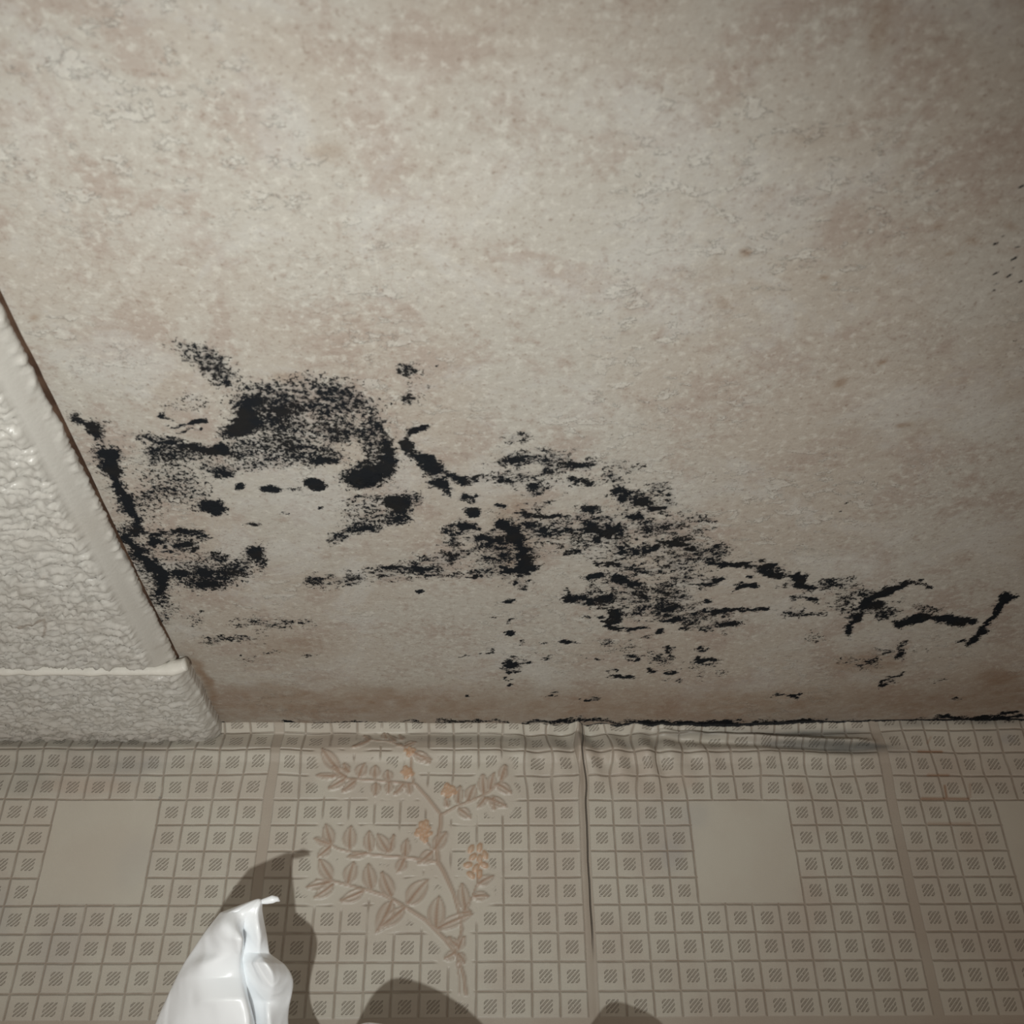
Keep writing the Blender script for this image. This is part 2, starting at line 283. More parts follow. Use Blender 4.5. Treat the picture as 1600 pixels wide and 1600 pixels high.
# mould
nf = M.noise(M.mapped(iso, (1, .9, 1), (8, 8, 0)), 8.0, 5, .80)
nc = M.noise(M.mapped(iso, (.9, 1.1, 1), (68, 18, 0)), 2.6, 6, .74, .25)
def cover(att, n, k, lo):   # grows from scattered specks to solid
    a = M.attr(att)
    a = a+a.step(.9, 1.0)*.8-.02
    thr = .5 + (.52-a)*lo
    return ((n-thr)*k).sat()*a.step(.05, .20)
mf = cover('mold_fine', nf, 20.0, .24); mc = cover('mold_coarse', nc*.45+nf*.55, 24.0, .15)
mo = mf.max(mc)
tone = M.mix(M.noise(iso, 1.2, 3).step(.45, .65)*.5, (.0065, .0090, .0125), (.014, .0125, .011))
c1 = M.mix((M.attr('mold_fine').max(M.attr('mold_coarse'))).step(.25, .95)*.50, c0, (.17, .165, .16))
c1 = M.mix(mo*.97, c1, tone)
M.base(c1)

hgt = flk*.5 + fin*.9 + crk.step(0, .06)*reg*.10 + pit*.3 + mo*-.2
M.bump(hgt, .00036, 1.0)
rg = mo*.33+.62; M.nt.links.new(rg.s, M.b.inputs['Roughness']); sc_ = (1.0-mo)*.25; M.nt.links.new(sc_.s, M.b.inputs['Specular IOR Level'])
CEILM = M.m
o = link('ceiling', me, CEILM); o['kind'] = 'structure'

# ================================================================== WALLPAPERED WALL
def F3(x, y): p = on_wall(400+x/3.2, 1100+y/3.2); return p[0], p[2]
leaves, stems, buds = [], [], []
def leaf(x0, y0, x1, y1, wd): (a, b), (c_, d_) = F3(x0, y0), F3(x1, y1); leaves.append((a, b, c_, d_, wd/3.2/41))
def stem(pts, w0, w1): stems.append(([F3(*q) for q in pts], w0/3.2/41, w1/3.2/41))
def bud(x, y, r, a=0, e=1.6): b = F3(x, y); buds.append((b[0], b[1], r/3.2/41, math.radians(a), e))
for a in [((380,705),(350,600),34),((470,730),(475,610),38),((572,742),(565,635),32),((665,745),(608,650),36),((670,745),(690,655),20),((745,765),(755,675),26),((372,705),(290,672),20),((375,712),(305,770),26),
  ((560,745),(455,765),20),((742,775),(705,845),30),((890,735),(955,640),36),((885,735),(810,800),34),
  ((380,880),(320,775),36),((460,900),(492,790),38),((580,930),(560,800),38),((680,965),(630,840),38),((755,1005),(862,880),50),((375,890),(250,915),26),((390,900),(290,970),30),((540,935),(420,985),30),
  ((680,985),(600,1145),44),((745,1020),(615,1120),34),((900,1125),(915,960),48),((905,1125),(1085,1050),30),((1050,1040),(1030,895),34),((1105,905),(1190,860),26),((1085,965),(1165,960),24),((1030,1050),(1080,1040),20),
  ((1010,1215),(960,1165),20),((1010,1230),(1040,1160),26),((1000,1240),(940,1275),22),((1005,1245),(1045,1300),22),
  ((515,370),(545,300),34),((595,375),(600,310),30),((665,385),(660,335),30),((600,395),(595,460),28),((665,395),(660,450),24),((740,400),(690,455),20),((500,385),(430,440),24),((450,375),(360,425),26),((465,345),(440,300),22),((400,365),(300,355),18),((455,370),(380,320),30),((420,340),(330,230),36),((760,400),(770,455),22),((440,330),(470,345),18),
  ((1010,500),(1020,410),28),((1060,490),(1095,405),34),((1140,455),(1135,350),30),((1170,435),(1190,345),24),((1225,385),(1250,305),26),((1200,400),(1280,450),28),((1150,470),(1255,515),28),((1150,465),(1105,520),20),((1010,525),(1075,575),28),((960,520),(950,470),20),((1185,470),(1190,530),24),
  ((570,175),(480,225),16),((575,175),(540,140),18),((655,165),(640,120),26),((700,185),(665,140),20),((735,175),(715,135),18),((740,225),(800,185),24),((780,250),(870,300),28),((790,265),(880,285),22),((730,215),(700,200),16)]:
    leaf(*a[0], *a[1], a[2])
stem([(1050,1450),(1040,1360),(1010,1270),(1000,1235)], 9, 9); stem([(1015,1450),(1015,1360),(1003,1290)], 4, 4)
stem([(1005,1250),(950,1180),(850,1080),(740,1010),(640,955),(520,920),(380,885),(300,880)], 12, 5)
stem([(1000,1240),(1030,1130),(1020,1060),(990,950),(940,840),(910,790)], 7, 13); stem([(910,790),(860,785),(780,770),(640,760),(500,745),(410,725),(350,690)], 9, 5)
stem([(910,795),(905,700),(925,600),(925,555)], 12, 11); stem([(925,555),(860,470),(800,405),(720,395),(600,385),(460,375),(400,355)], 9, 5)
stem([(930,555),(1000,515),(1090,480),(1160,445),(1230,385),(1250,330)], 8, 5); stem([(790,400),(775,330),(780,280),(740,220),(660,180),(560,170)], 7, 4)
stem([(1030,1050),(1080,970),(1110,890),(1105,840)], 6, 4); stem([(875,720),(840,670)], 5, 4)
import random
rnd = random.Random(4)
for (fx, fy, n, r, bs, tall) in [(838,635,12,36,15,1.35),(755,345,9,26,13,1.0),(965,435,10,30,14,1.1),(1105,790,0,0,0,0),(770,245,7,26,11,.8)]:
    for k in range(n):
        an = k*2.4; rr = r*math.sqrt((k+.3)/max(n, 1)); bud(fx+rr*math.cos(an), fy+rr*math.sin(an)*tall, bs, math.degrees(an))
for x, y, a in [(1118,718,80),(1075,725,60),(1145,755,110),(1085,765,40),(1140,805,160),(1060,805,10),(1075,855,-40),(1118,850,80),(1120,775,90),(1100,820,60)]: bud(x, y, 17, a, 1.9)

ux = coords([(-60, -25, 1.0), (-25, 20, .055), (20, 60, 1.5)])
vv = coords([(-CEIL/CELL+VC, -20, 3.0), (-20, -15, .25), (-15, 0.25, .05)])
GU, GV = np.meshgrid(ux, vv)
H = np.zeros_like(GU); TI = np.zeros_like(GU); OR = np.zeros_like(GU); CL = np.zeros_like(GU)
def window(a, b, c_, d_, g):
    i0, i1 = np.searchsorted(ux, [min(a, c_)-g, max(a, c_)+g]); j0, j1 = np.searchsorted(vv, [min(b, d_)-g, max(b, d_)+g]); return slice(j0, j1), slice(i0, i1)
def seg(sl, a, b, c_, d_):
    x = GU[sl]-a; y = GV[sl]-b; vx, vy = c_-a, d_-b; L = math.hypot(vx, vy)
    return (x*vx+y*vy)/L/L, (-x*vy+y*vx)/L, L
for (a, b, c_, d_, wd) in leaves:
    sl = window(a, b, c_, d_, .7); t, n, L = seg(sl, a, b, c_, d_)
    tc = np.clip(t, 0.001, .999); hw = wd*np.sin(np.pi*tc**.85)**.8*.86+.02
    curve = 0.10*wd*np.sin(3*tc); q = (n-curve)/hw; inside = sm(1.12, .92, abs(q))*sm(-.05, .04, t)*sm(1.05, .97, t)
    edge = np.exp(-((abs(q)-.86)/.2)**2)*inside; rib = np.exp(-((n-curve)/.045)**2)*inside
    H[sl] = np.maximum(H[sl], edge*.8+rib*.7+inside*.35)
    vein = .5+.5*np.sin((t*9-abs(q)*1.6)*2*np.pi)
    TI[sl] = np.maximum(TI[sl], inside*(.14+.34*(1-abs(tc-.2))*sm(.9,.1,abs(q)))*(.7+.3*vein)+edge*.42+rib*.55)
    out = np.hypot(np.clip(-t, 0, None)*L+np.clip(t-1, 0, None)*L, np.clip(abs(n)-hw, 0, None)); CL[sl] = np.maximum(CL[sl], sm(.42, .2, out))
for pts, w0, w1 in stems:
    for k in range(len(pts)-1):
        (a, b), (c_, d_) = pts[k], pts[k+1]; sl = window(a, b, c_, d_, .6); t, n, L = seg(sl, a, b, c_, d_)
        tt = np.clip(t, 0, 1); D = np.hypot(n, (t-tt)*L); w_ = w0+(w1-w0)*(k+tt)/len(pts)
        m_ = sm(1.3, .7, D/w_); H[sl] = np.maximum(H[sl], np.clip(1-(D/w_)**2, 0, 1)**.5*.9); TI[sl] = np.maximum(TI[sl], m_*(.45+.3*np.exp(-((n/w_-.5)/.4)**2))); CL[sl] = np.maximum(CL[sl], sm(w_+.34, w_+.18, D))
for (a, b, r, an, e) in buds:
    sl = window(a, b, a, b, .8); x = GU[sl]-a; y = GV[sl]-b
    D = np.hypot((x*math.cos(an)+y*math.sin(an))/(r*e*.75), (-x*math.sin(an)+y*math.cos(an))/(r*.85))
    H[sl] = np.maximum(H[sl], np.clip(1.05-D**2, 0, 1)**.5*1.0); OR[sl] = np.maximum(OR[sl], sm(1.15, .9, D)*(.35+.6*D)); CL[sl] = np.maximum(CL[sl], sm(1.9, 1.4, D))
# profile: the paper bridges the angle of wall and ceiling in a soft fold
prof_v = [-400, -3.2, -2.5, -2.15, -1.9, -1.45, -1.08, -.95, -.5, 0, .3]
prof_y = [0, 0, -.03, -.13, -.11, .12, .34, .32, .08, -.22, -.4]
prof_z = [-400, -3.2, -2.5, -2.13, -1.9, -1.5, -1.15, -1.08, -.82, -.6, -.35]
kf = sm(15.5, 8.5, GU)
Yp = np.interp(GV, prof_v, prof_y)*kf
Zp = GV + (np.interp(GV, prof_v, prof_z)-GV)*kf
top = sm(-4.2, -2.2, GV)
wr = (fbm(GU*.55, GV*.35, 7, 3)-.5)
# puckers close to the ceiling, strongest around the seam and to its right
pk = np.exp(-((GU-2.2)/3.2)**2)+.5*np.exp(-((GU+1)/2.5)**2)
Yp += top*pk*.11*np.sin(GU*5.2+GV*1.3+3*wr) * sm(-4.0,-2.4,GV)
Yp += .22*wr*sm(-6, -2, GV) + .05*(fbm(GU*.4, GV*.4, 9, 2)-.5)
# lifted fold at the right: lip then a hollow with mildew
lipv = np.interp(GU, [2, 4, 8.2, 10.5, 12.2], [-.75, -.95, -1.30, -1.5, -1.55]); kl = sm(2.2, 5, GU)*sm(12.6, 11.2, GU)
Yp += -kl*.34*np.exp(-((GV-lipv)/.16)**2) + kl*.16*np.exp(-((GV-lipv+.38)/.2)**2)
Yp += -.05*np.exp(-((GU+.12)/.12)**2)*sm(-11.5,-6,GV)*(GU<0.02) + .02*np.exp(-((GU-.1)/.07)**2)
Yp += -.28*np.exp(-((GU+.05)/.16)**2)*sm(-4, -1.2, GV)
# pattern coordinates, gently stretched where the paper wandered
PU = GU + .06*(fbm(GU*.3, GV*.3, 11, 2)-.5) + top*.35*wr + kf*top*pk*.10*np.sin(GU*2.1+GV*2.2)
PV = GV + .04*(fbm(GU*.3+9, GV*.3, 12, 2)-.5) + .16*top*(fbm(GU*.5, GV*.2, 14, 2)-.5)
Y = Yp - H*.075
wpx, wpy = project(np.stack([GU, 0*GU, GV], -1))
GREY, PINK, RUST, BLUE = [], [], [], []
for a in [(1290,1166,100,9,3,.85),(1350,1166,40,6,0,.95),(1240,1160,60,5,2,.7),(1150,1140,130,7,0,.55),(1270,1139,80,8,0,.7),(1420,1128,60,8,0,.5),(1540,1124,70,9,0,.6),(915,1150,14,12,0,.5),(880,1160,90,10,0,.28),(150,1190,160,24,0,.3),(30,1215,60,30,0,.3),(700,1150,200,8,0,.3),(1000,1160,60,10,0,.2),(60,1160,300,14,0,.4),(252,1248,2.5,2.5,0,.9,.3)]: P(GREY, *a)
for a in [(1050,1335,22,30,0,.55),(1085,1275,25,25,0,.4),(1040,1300,60,60,0,.25),(1575,1155,14,8,0,.6),(235,1195,20,12,0,.45),(210,1350,30,50,20,.25),(90,1480,40,60,30,.3),(200,1205,40,20,0,.3),(1250,1150,100,20,0,.3),(5,1430,14,50,0,.35)]: P(BLUE, *a)
for a in [(1010,1220,90,30,0,.4),(1070,1220,24,14,0,.5),(960,1180,60,14,0,.4),(130,1228,90,14,0,.5),(60,1300,30,60,0,.3),(1245,1230,18,16,0,.5),(1510,1200,60,40,0,.35),(1520,1310,30,30,0,.4),(560,1160,200,25,0,.35),(690,1330,200,170,0,.12),(1265,1400,20,60,0,.25),(100,1290,150,110,0,.16)]: P(PINK, *a)
for x0, y0, x1, y1, d_ in [(1435,1174,1472,1174,.9),(1440,1248,1513,1248,.9),(1476,1228,1479,1247,.9),(1450,1211,1482,1211,.7),(1455,1151,1450,1160,.4),(1450,1287,1515,1287,.45),(1516,1225,1516,1245,.4)]: RUST.append(('k', [(x0, y0), (x1, y1)], 2.2, d_, .8))
wn = .5+.9*fbm(GU*1.6, GV*1.6, 61, 4)
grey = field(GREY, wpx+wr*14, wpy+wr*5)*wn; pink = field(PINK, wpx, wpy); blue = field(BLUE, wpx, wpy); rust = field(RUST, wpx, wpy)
# black specks along the ceiling line
zt = np.interp(project(np.stack([GU, Yp, Zp], -1))[0], [0, 800, 1000, 1200, 1330, 1600], [0, .35, .8, 1, .75, 1])
speck = zt*np.exp(-np.clip(ceil_z(GU, Yp)-Zp, 0, 9)/.12)
me = grid_mesh('wall_back', W(GU, Y, Zp), dict(pat_u=PU, pat_v=PV, relief=H, tint=TI, orange=OR, clear=CL, grey=grey, pink=pink, blue=blue, rust=rust, speck=speck))

M = Mat('embossed_vinyl_wallpaper', .42, .42); p = M.pos(); iso = M.mapped(p, (80, 80, 80))
u = M.attr('pat_u'); v = M.attr('pat_v'); wob = M.noise(iso, 2.2, 2)-.5
u = u + wob*.035; v = v+(M.noise(M.mapped(iso, (1, 1, 1), (50, 0, 0)), 2.2, 2)-.5)*.03
PER = 12+GR
tu = (u + GR*.5).mod(PER)                   # wide joint first, then twelve cells
tidx = ((u + GR*.5)/PER)._m('FLOOR')
inj = tu.lt(GR)
cu = tu - GR
fu = cu.mod(1.0); fv = v.mod(1.0); tv = v.mod(12.0)
du = fu.min(1.0-fu); dv = fv.min(1.0-fv)
vert12 = tv.min(12.0-tv)                    # joint rows every twelve
flo = (tidx+1.0).abs().lt(.5)               # the tile with the spray
blk = cu.gt(3.97)*cu.lt(8.03)*tv.gt(3.97)*tv.lt(8.03)*(1.0-flo)
blki = cu.gt(4.05)*cu.lt(7.95)*tv.gt(4.05)*tv.lt(7.95)*(1.0-flo)
clr = M.attr('clear')
line = (du.min(dv)).step(.042, .012)*(1.0-blki)*(1.0-clr)
lineH = (du.min(dv)).step(.075, .01)*(1.0-blki)*(1.0-clr)
joint = (inj).max(vert12.step(.17, .13))
jE = (tu-GR*.5).abs().step(GR*.5+.05, GR*.5-.02).max(vert12.step(.19, .12))
keep = 1.0-jE
# hatched motif in the middle of each cell
mu = (fu-.5).abs(); mv = (fv-.5).abs()
box = (mu.max(mv)).step(.235, .205)
dg = (fu+(1.0-fv))*1.0
dia = ((fu-fv)*6.2+.5).mod(1.0)
hat = ((dia-.5).abs()).step(.29, .17)*box*(1.0-blk)*(1.0-clr)*keep
hat = hat*M.noise(iso, 9, 2).step(.30, .45)
n1 = M.noise(iso, .35, 4); n2 = M.noise(iso, 22, 3, .6)
b0 = M.mix(n1.step(.40, .62), (.52, .495, .425), (.485, .445, .38))
b0 = M.mix(clr*.25, b0, (.49, .455, .39))
b0 = M.mix(blki*.55, b0, (.53, .505, .43))
b0 = M.mix(M.attr('pink')*.6, b0, (.42, .305, .235)); b0 = M.mix(M.attr('blue')*.6, b0, (.34, .345, .35))
lw = M.noise(iso, 1.1, 3).step(.3, .6)*.35+.45
b0 = M.mix(line*lw*keep, b0, (.27, .215, .165))
b0 = M.mix(jE*.5, b0, (.33, .27, .215))
b0 = M.mix(hat*.62, b0, (.26, .225, .18))
b0 = M.mix((M.attr('tint')*.95).sat(), b0, (.31, .195, .13))
b0 = M.mix((M.attr('orange')*.8).sat(), b0, (.47, .25, .12))
b0 = M.mix(M.attr('rust')*.8, b0, (.24, .10, .035))
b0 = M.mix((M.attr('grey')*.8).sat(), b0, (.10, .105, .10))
crack = (M.attr('pat_u')-.09+(M.noise(iso, .5, 3)-.5)*.10).abs().step(.042, .012)*M.attr('pat_v').step(-10.2, -8.5)
b0 = M.mix(crack*.75, b0, (.055, .045, .035))
sp = (M.attr('speck')*1.2-(M.noise(iso, 3.0, 5, .7))).step(.02, .18)
b0 = M.mix(sp, b0, (.012, .014, .016))
M.base(b0)
h = line*0.0 - lineH*.9*keep - hat*.75 - jE*.55 + n2*.10 - crack*2.0
M.bump(h, .00050, 1.0)
o = link('wall_back', me, M.m); o['kind'] = 'structure'

# ================================================================== FOAM CEILING TILES
TOPZ = VC+.10; FZ = VC-.66
pe0 = on_ceiling(0, 497, FZ+.3); pe1 = on_ceiling(272, 1035, FZ+.3)
pn0 = on_ceiling(287, 1035, FZ+.3); pn1 = on_ceiling(345, 1143, FZ+.3)
JY = on_ceiling(150, 1049, FZ)[1]          # y of the joint between the two tiles
def edge_x(y, a, b): return a[0]+(b[0]-a[0])*(y-a[1])/(b[1]-a[1])
FM = Mat('expanded_polystyrene', .32, .5)
pp = FM.pos(); fi = FM.mapped(pp, (80, 80, 80))
dirt = FM.noise(fi, .25, 5, .6)
fc = FM.mix(dirt.step(.45, .7)*.35, (.50, .485, .445), (.43, .395, .345))
fc = FM.mix(FM.attr('grime_darken')*.7, fc, (.20, .15, .11))
FM.base(fc)
FM.bump(FM.noise(fi, 9, 5, .6)*.5+FM.voro(fi, 7, 'F1')*.25, .00025, 1.0)
def foam_tile(name, y0, y1, a, b, x_left, st, round_far, ragseed, brd):
    ys = np.arange(y0, y1+st*.5, st); n = int((edge_x(y1, a, b)-x_left)/st)
    T, Yg = np.meshgrid(np.linspace(0, 1, n)**1, ys)
    rag = .10*(fbm(Yg*2.2, 0*Yg, ragseed, 4)-.5)+.05*(vnoise(Yg*9, 0*Yg, ragseed+3)-.5)
    ex = edge_x(Yg, a, b)+rag
 
    ex0 = edge_x(Yg, a, b); Xg = x_left+(ex0-x_left)*T
    de = ex0-Xg; Xg = Xg+rag*sm(.25, 0, de)
    dq = ex-Xg                              # distance from the free edge
    dj = np.minimum(Yg-y0, y1-Yg)           # distance from the joints
    jl = (Yg-y0) if round_far else (y1-Yg)
    # rounded inner corner of the pattern field
    ddx = np.clip(brd+.55-de, 0, None); ddy = np.clip(.28+.55-(y1-Yg if not round_far else 99), 0, None)
    m_ = sm(.60, .42, np.hypot(ddx, ddy)) if not round_far else sm(brd-.1, brd+.35, de)
    wob = fbm(Xg*1.1, Yg*1.1, 21, 3)
    qx_ = Xg*2.9+2.2*wob; qy_ = Yg*4.2+2.0*fbm(Xg*1.3+5, Yg*1.3, 22, 3)
    n1 = vnoise(qx_, qy_, 3); n2 = vnoise(qx_*2.1+3, qy_*2.1, 4); n3 = vnoise(qx_*.5, qy_*.5, 6)
    tex = (1-abs(n1*2-1))**1.6*.75+(1-abs(n2*2-1))**1.5*.4+n3*.2
    lump = -.24*tex*m_
    bev = .34*sm(brd+.1, .02, de)**1.5 + .06*sm(.12, 0, de)
    bev = bev + .10*sm(.22, 0.0, (y1-Yg) if not round_far else (Yg-y0))
    if round_far: bev = bev*0.6
    edge_rag = -.09*sm(.22, .05, de)*sm(.52, .75, vnoise(Yg*5.0, Xg*3, 9))
    Z = FZ + .06 + bev + lump + edge_rag + .05*(fbm(Xg*.2, Yg*.2, 2, 2)-.5)
    fx_, fy_ = project(np.stack([Xg, Yg, 0*Yg+FZ], -1)); fx_ = np.where(Yg < -34, -9999, fx_)
    scr = field([('k', [(28, 976), (48, 971), (68, 968), (72, 975), (70, 987)], 1.8, .9, .8), ('e', 70, 897, 3, 4, 0, .5, .8)], fx_, fy_)
    grime_darken = sm(.75, .9, fbm(Xg*1.5, Yg*1.5, 55, 4))*.3 + scr + (sm(-1.2, 0, Yg)*.35 if round_far else 0)  # random grime and scribble mark; narrow tile also browner towards the wall
    P_ = np.stack([Xg, Yg, Z], -1)
    # add the free side face (up to the ceiling) and the joint faces
    side = P_[:, -1:, :].copy(); side2 = side.copy(); side[:, :, 2] += .10; side[:, :, 0] += .015; side2[:, :, 2] = TOPZ
    P_ = np.concatenate([P_, side, side2], 1); g2 = np.concatenate([grime_darken, grime_darken[:, -1:]*0+.15, grime_darken[:, -1:]*0+.5], 1)  # free side face turns browner up towards the ceiling
    r0 = P_[:1].copy(); r0[:, :, 2] = TOPZ; r1 = P_[-1:].copy(); r1[:, :, 2] = TOPZ
    P_ = np.concatenate([r0, P_, r1], 0); g2 = np.concatenate([g2[:1], g2, g2[-1:]], 0)
    me = grid_mesh(name, W(P_[..., 0], P_[..., 1], P_[..., 2]), dict(grime_darken=g2), flip=True)
    o = link(name, me, FM.m)
    return o
big_t = foam_tile('polystyrene_tile', -41.0, JY-.05, pe0, pe1, -36.0, .065, False, 1, .62)
big_t['label'] = 'large off-white crinkled foam ceiling tile with a smooth sloping border beside the black mould'
big_t['category'] = 'ceiling tile'; big_t['group'] = 'foam ceiling tiles'
nar_t = foam_tile('polystyrene_tile', JY+.12, .25, pn0, pn1, -36.0, .06, True, 8, .15)
nar_t['label'] = 'narrow strip of crinkled foam ceiling tile directly above the wallpapered wall'
nar_t['category'] = 'ceiling tile'; nar_t['group'] = 'foam ceiling tiles'

# painted filler in the joint between the tiles, turning up into the free corner
FL = Mat('painted_filler', .45, .35); FL.base((.66, .64, .58)); FL.bump(FL.noise(FL.mapped(FL.pos(), (80, 80, 80)), 5, 4), .0003)
def tube(name, pts, rad, m, parent=None, n=10, flat=.6, seed=1):
    bm = bmesh.new(); rings = []
    P_ = [Vector(p) for p in pts]
    for i, p_ in enumerate(P_):
        t = (P_[min(i+1, len(P_)-1)]-P_[max(i-1, 0)]).normalized(); a = t.cross(Vector((0, 0, 1))).normalized(); b = a.cross(t)
        r = rad[i] if hasattr(rad, '__len__') else rad
        rings.append([bm.verts.new(p_+a*math.cos(k*2*math.pi/n)*r+b*math.sin(k*2*math.pi/n)*r*flat) for k in range(n)])
    for r0, r1 in zip(rings[:-1], rings[1:]):
        for k in range(n): bm.faces.new((r0[k], r0[(k+1) % n], r1[(k+1) % n], r1[k]))
    bm.faces.new(rings[0][::-1]); bm.faces.new(rings[-1]); bmesh.ops.recalc_face_normals(bm, faces=bm.faces)
    me = bpy.data.meshes.new(name); bm.to_mesh(me); bm.free(); smooth(me)
    return link(name, me, m, parent)
xe = pe1[0]; pts = []; rad = []
for i, x in enumerate(np.arange(-36, xe-.2, .12)):
    pts.append((x, JY+.03+.05*(float(fbm(np.array([x*.8]), np.array([0.]), 4)[0])-.5), FZ+.13)); rad.append(.16+.05*float(vnoise(np.array([x*2.]), np.array([1.]), 5)[0]))
for t in np.linspace(0, 1, 8)[1:]:
    pts.append((xe-.2+.75*t-.12*t*t, JY+.03-.16*t*t, FZ+.15+.10*t)); rad.append(.22*(1-.2*t))
j = tube('joint_filler', [tuple(W(*q)) for q in pts], [r*CELL for r in rad], FL.m, None, 10, 1.5)
j['label'] = 'thin raised white filler bead along the joint between the two foam tiles'; j['category'] = 'filler bead'

# brown strip showing between the free tile edge and the ceiling lining
BR = Mat('brown_stained_edge', .6, .2); BR.base(BR.mix(BR.noise(BR.mapped(BR.pos(), (80, 80, 80)), 1.2, 4).step(.4, .6), (.050, .028, .018), (.085, .050, .032)))
def strip(name, p0, p1, wd, z, th, m):
    ys = np.linspace(p0[1], p1[1], 200); xs = p0[0]+(p1[0]-p0[0])*(ys-p0[1])/(p1[1]-p0[1])
    wv = .03*(fbm(ys*1.4, 0*ys, 13, 4)-.5)
    ww = np.interp(np.linspace(0, 1, 200), *wd)
    Lx = xs-.35+wv; Rx = xs+ww+wv
    P_ = np.stack([np.stack([Lx, ys, 0*ys+z+th], -1), np.stack([Lx, ys, 0*ys+z], -1), np.stack([Rx, ys, 0*ys+z], -1), np.stack([Rx+.01, ys, 0*ys+z+th], -1)], 1)
    return link(name, grid_mesh(name, W(P_[..., 0], P_[..., 1], P_[..., 2]), flip=True), m)
q0 = on_ceiling(-120, 250, VC-.06); q1 = on_ceiling(286, 1035, VC-.06)
q0 = on_ceiling(0, 472, VC-.06); q0 = q1+(q0-q1)*1.6
o = strip('trim_1', q0, q1, ([0, .5, .66, .8, 1], [.10, .10, .0, -.05, -.08]), VC-.07, .1, BR.m); o['kind'] = 'structure'

# ================================================================== WHITE PLASTIC BAG
PM = Mat('thin_white_plastic', .30, .5); PM.b.inputs['Subsurface Weight'].default_value = .25; PM.b.inputs['Subsurface Radius'].default_value = (1, 1, 1); PM.b.inputs['Subsurface Scale'].default_value = .002
PM.base((.90, .94, .97)); pb = PM.mapped(PM.pos(), (80, 80, 80))
PM.bump(((PM.noise(PM.mapped(pb, (1, 1, .45), (0, 0, 0), (0, .35, 0)), .45, 2, .5, .5)-.5).abs().step(.10, 0))*.25+PM.noise(pb, .6, 2)*1.0, .0016)
BD = 32.0                                     # distance of the bag along the view direction, in cells
def at(px_, py_, dz): return CP+ray(px_, py_)*(BD-dz)
def lobe(rows, near):
    """rows: (y, [(x, toward_viewer)...front left->right], [(x, toward_viewer)...back right->left])"""
    rings = [[at(x, y+(e[0] if e else 0), dz+near) for x, dz, *e in fr]+[at(x, y+(e[0] if e else 0), dz+near) for x, dz, *e in bk] for y, fr, bk in rows]
    return rings
L1 = lobe([
 (1405, [(396,0,4),(400,.12,2),(403,.15,1),(405,.14,0),(407,.12,0),(409,0,1)], [(406,-.12,2),(400,-.12,3)]),
 (1416, [(374,0,2),(382,.25),(390,.25),(398,.3),(403,.3),(407,0)], [(402,-.3),(385,-.3)]),
 (1426, [(344,0,0),(352,.45,4),(366,.35),(385,.35),(400,.3),(408,0)], [(395,-.5),(360,-.4)]),
 (1442, [(329,0),(346,1.0,2),(366,.85,8),(378,.30,4),(402,.45),(411,0)], [(400,-.7),(350,-.6)]),
 (1462, [(314,0),(336,.75),(377,1.2,5),(382,.15,6),(406,.55),(416,0)], [(400,-.9),(340,-.8)]),
 (1488, [(297,0),(348,.9,6),(375,.95),(380,.2),(404,.35,2),(421,.1,2)], [(410,-1.1),(330,-1)]),
 (1505, [(287,0),(322,1.2,-4),(371,.6),(378,.25),(414,1.2,0),(446,.1,1)], [(425,-1.2),(325,-1.1)]),
 (1528, [(275,0),(300,1.0),(373,.8),(384,.45),(430,1.3,-4),(462,0)], [(430,-1.3),(320,-1.2)]),
 (1560, [(258,0),(320,1.5,5),(382,1.3),(388,.3),(420,.55,4),(456,0)], [(430,-1.3),(310,-1.3)]),
 (1600, [(240,0),(285,1.1),(392,1.5),(400,.3),(418,.9),(450,0)], [(430,-1.4),(300,-1.4)]),
 (1650, [(222,0),(290,1.7),(380,1.5),(406,.4),(432,.8),(470,0)], [(440,-1.5),(290,-1.5)]),
 (1720, [(205,0),(290,1.8),(390,1.6),(430,.7),(500,1.0),(560,0)], [(480,-1.6),(290,-1.6)]),
 (1820, [(210,0),(300,1.5),(400,1.4),(460,.8),(520,1.0),(600,0)], [(480,-1.5),(300,-1.5)]),
 (1900, [(260,0),(320,.8),(400,.8),(450,.5),(500,.5),(560,0)], [(480,-.8),(320,-.8)]),
], 0.0)
L2 = lobe([
 (1597, [(565,0,1),(568,.08),(573,.12),(578,.12),(584,.1,1),(592,0,3)], [(580,-.1,1),(570,-.1,1)]),
 (1604, [(550,0,4),(558,.3,1),(570,.4),(585,.4),(605,.3,2),(628,0,5)], [(595,-.3),(565,-.3)]),
 (1622, [(535,0,2),(550,.6),(570,.8),(600,.7),(630,.6),(662,0,2)], [(620,-.6),(560,-.6)]),
 (1650, [(520,0),(545,1),(575,1.1),(610,.8),(655,1),(706,0)], [(650,-.9),(560,-.9)]),
 (1720, [(480,0),(540,1.2),(590,1.2),(640,.9),(700,1.1),(780,0)], [(690,-1.2),(540,-1.2)]),
 (1820, [(470,0),(540,1.2),(600,1.2),(660,1),(720,1.1),(830,0)], [(700,-1.2),(550,-1.2)]),
 (1900, [(520,0),(560,.7),(600,.7),(650,.6),(690,.6),(760,0)], [(690,-.7),(560,-.7)]),
], 1.3)
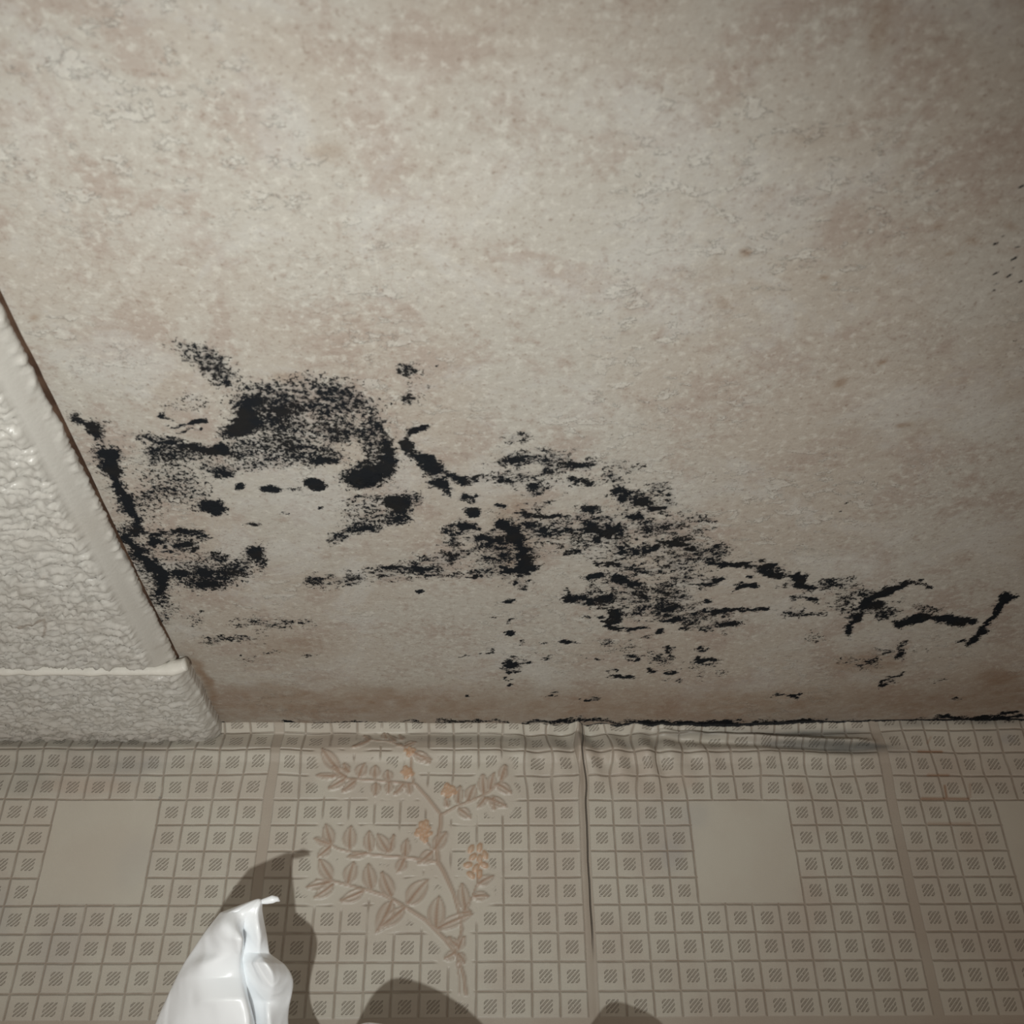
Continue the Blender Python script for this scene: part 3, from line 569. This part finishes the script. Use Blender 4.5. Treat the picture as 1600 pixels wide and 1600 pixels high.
L3 = lobe([
 (1622, [(912,0,2),(917,.1),(922,.12),(930,.12),(938,.1,1),(948,0,3)], [(930,-.1,1),(918,-.1,1)]),
 (1634, [(901,0,2),(910,.4),(922,.5),(940,.5),(960,.4,2),(985,0,5)], [(950,-.4),(912,-.4)]),
 (1665, [(882,0),(900,.8),(925,.9),(950,.8),(985,.8),(1018,0)], [(970,-.8),(905,-.8)]),
 (1730, [(800,0),(860,1.1),(910,1.1),(950,1),(990,1),(1040,0)], [(970,-1.1),(870,-1.1)]),
 (1820, [(700,0),(780,1.2),(850,1.2),(910,1),(970,1),(1040,0)], [(940,-1.2),(790,-1.2)]),
 (1900, [(730,0),(790,.6),(850,.6),(900,.6),(940,.6),(980,0)], [(920,-.6),(790,-.6)]),
], .5)
bm = bmesh.new(); cl = bm.edges.layers.float.new('crease_edge')
def add_rings(rings, sharp=()):
    VS = [[bm.verts.new(tuple(W(*p_))) for p_ in r] for r in rings]; n = len(VS[0])
    for a, b in zip(VS[:-1], VS[1:]):
        for k in range(n):
            bm.faces.new((a[k], a[(k+1) % n], b[(k+1) % n], b[k]))
    bm.faces.new(VS[0][::-1]); bm.faces.new(VS[-1])
    for a, b in zip(VS[:-1], VS[1:]):
        for k in sharp:
            e = bm.edges.get((a[k], b[k]))
            if e: e[cl] = .9
    return VS
V1 = add_rings(L1, (2, 3, 4, 5, 0)); add_rings(L2, (0, 5)); add_rings(L3, (0, 5))
for r, ks in ((2, (0, 1, 2)), (5, (3, 4)), (4, (0, 1)), (6, (3, 4)), (7, (0, 1)), (8, (0, 1, 3))):
    for k in ks:
        e = bm.edges.get((V1[r][k], V1[r][k+1]))
        if e: e[cl] = .8
bmesh.ops.recalc_face_normals(bm, faces=bm.faces)
me = bpy.data.meshes.new('plastic_bag'); bm.to_mesh(me); bm.free(); smooth(me)
bag = link('plastic_bag', me, PM.m)
sd = bag.modifiers.new('sub', 'SUBSURF'); sd.levels = sd.render_levels = 4
tx = bpy.data.textures.new('crumple', 'CLOUDS'); tx.noise_scale = .03; tx.noise_depth = 1
dm = bag.modifiers.new('crumple', 'DISPLACE'); dm.texture = tx; dm.strength = .0022; dm.mid_level = .5; dm.texture_coords = 'LOCAL'
bag['label'] = 'crumpled white thin plastic bag with pinched corner in front of the wallpaper'
bag['category'] = 'plastic bag'
# pinched corner of the bag
tp = [at(402, 1410, .0), at(409, 1409, .02), at(417, 1407.5, .03), at(426, 1405, .04), at(433, 1405, .02), at(437, 1408, .0)]
nub = tube('pinched_tip', [tuple(W(*q)) for q in tp], [r*CELL for r in (.08, .07, .10, .12, .08, .02)], PM.m, bag, 10, 1.0)
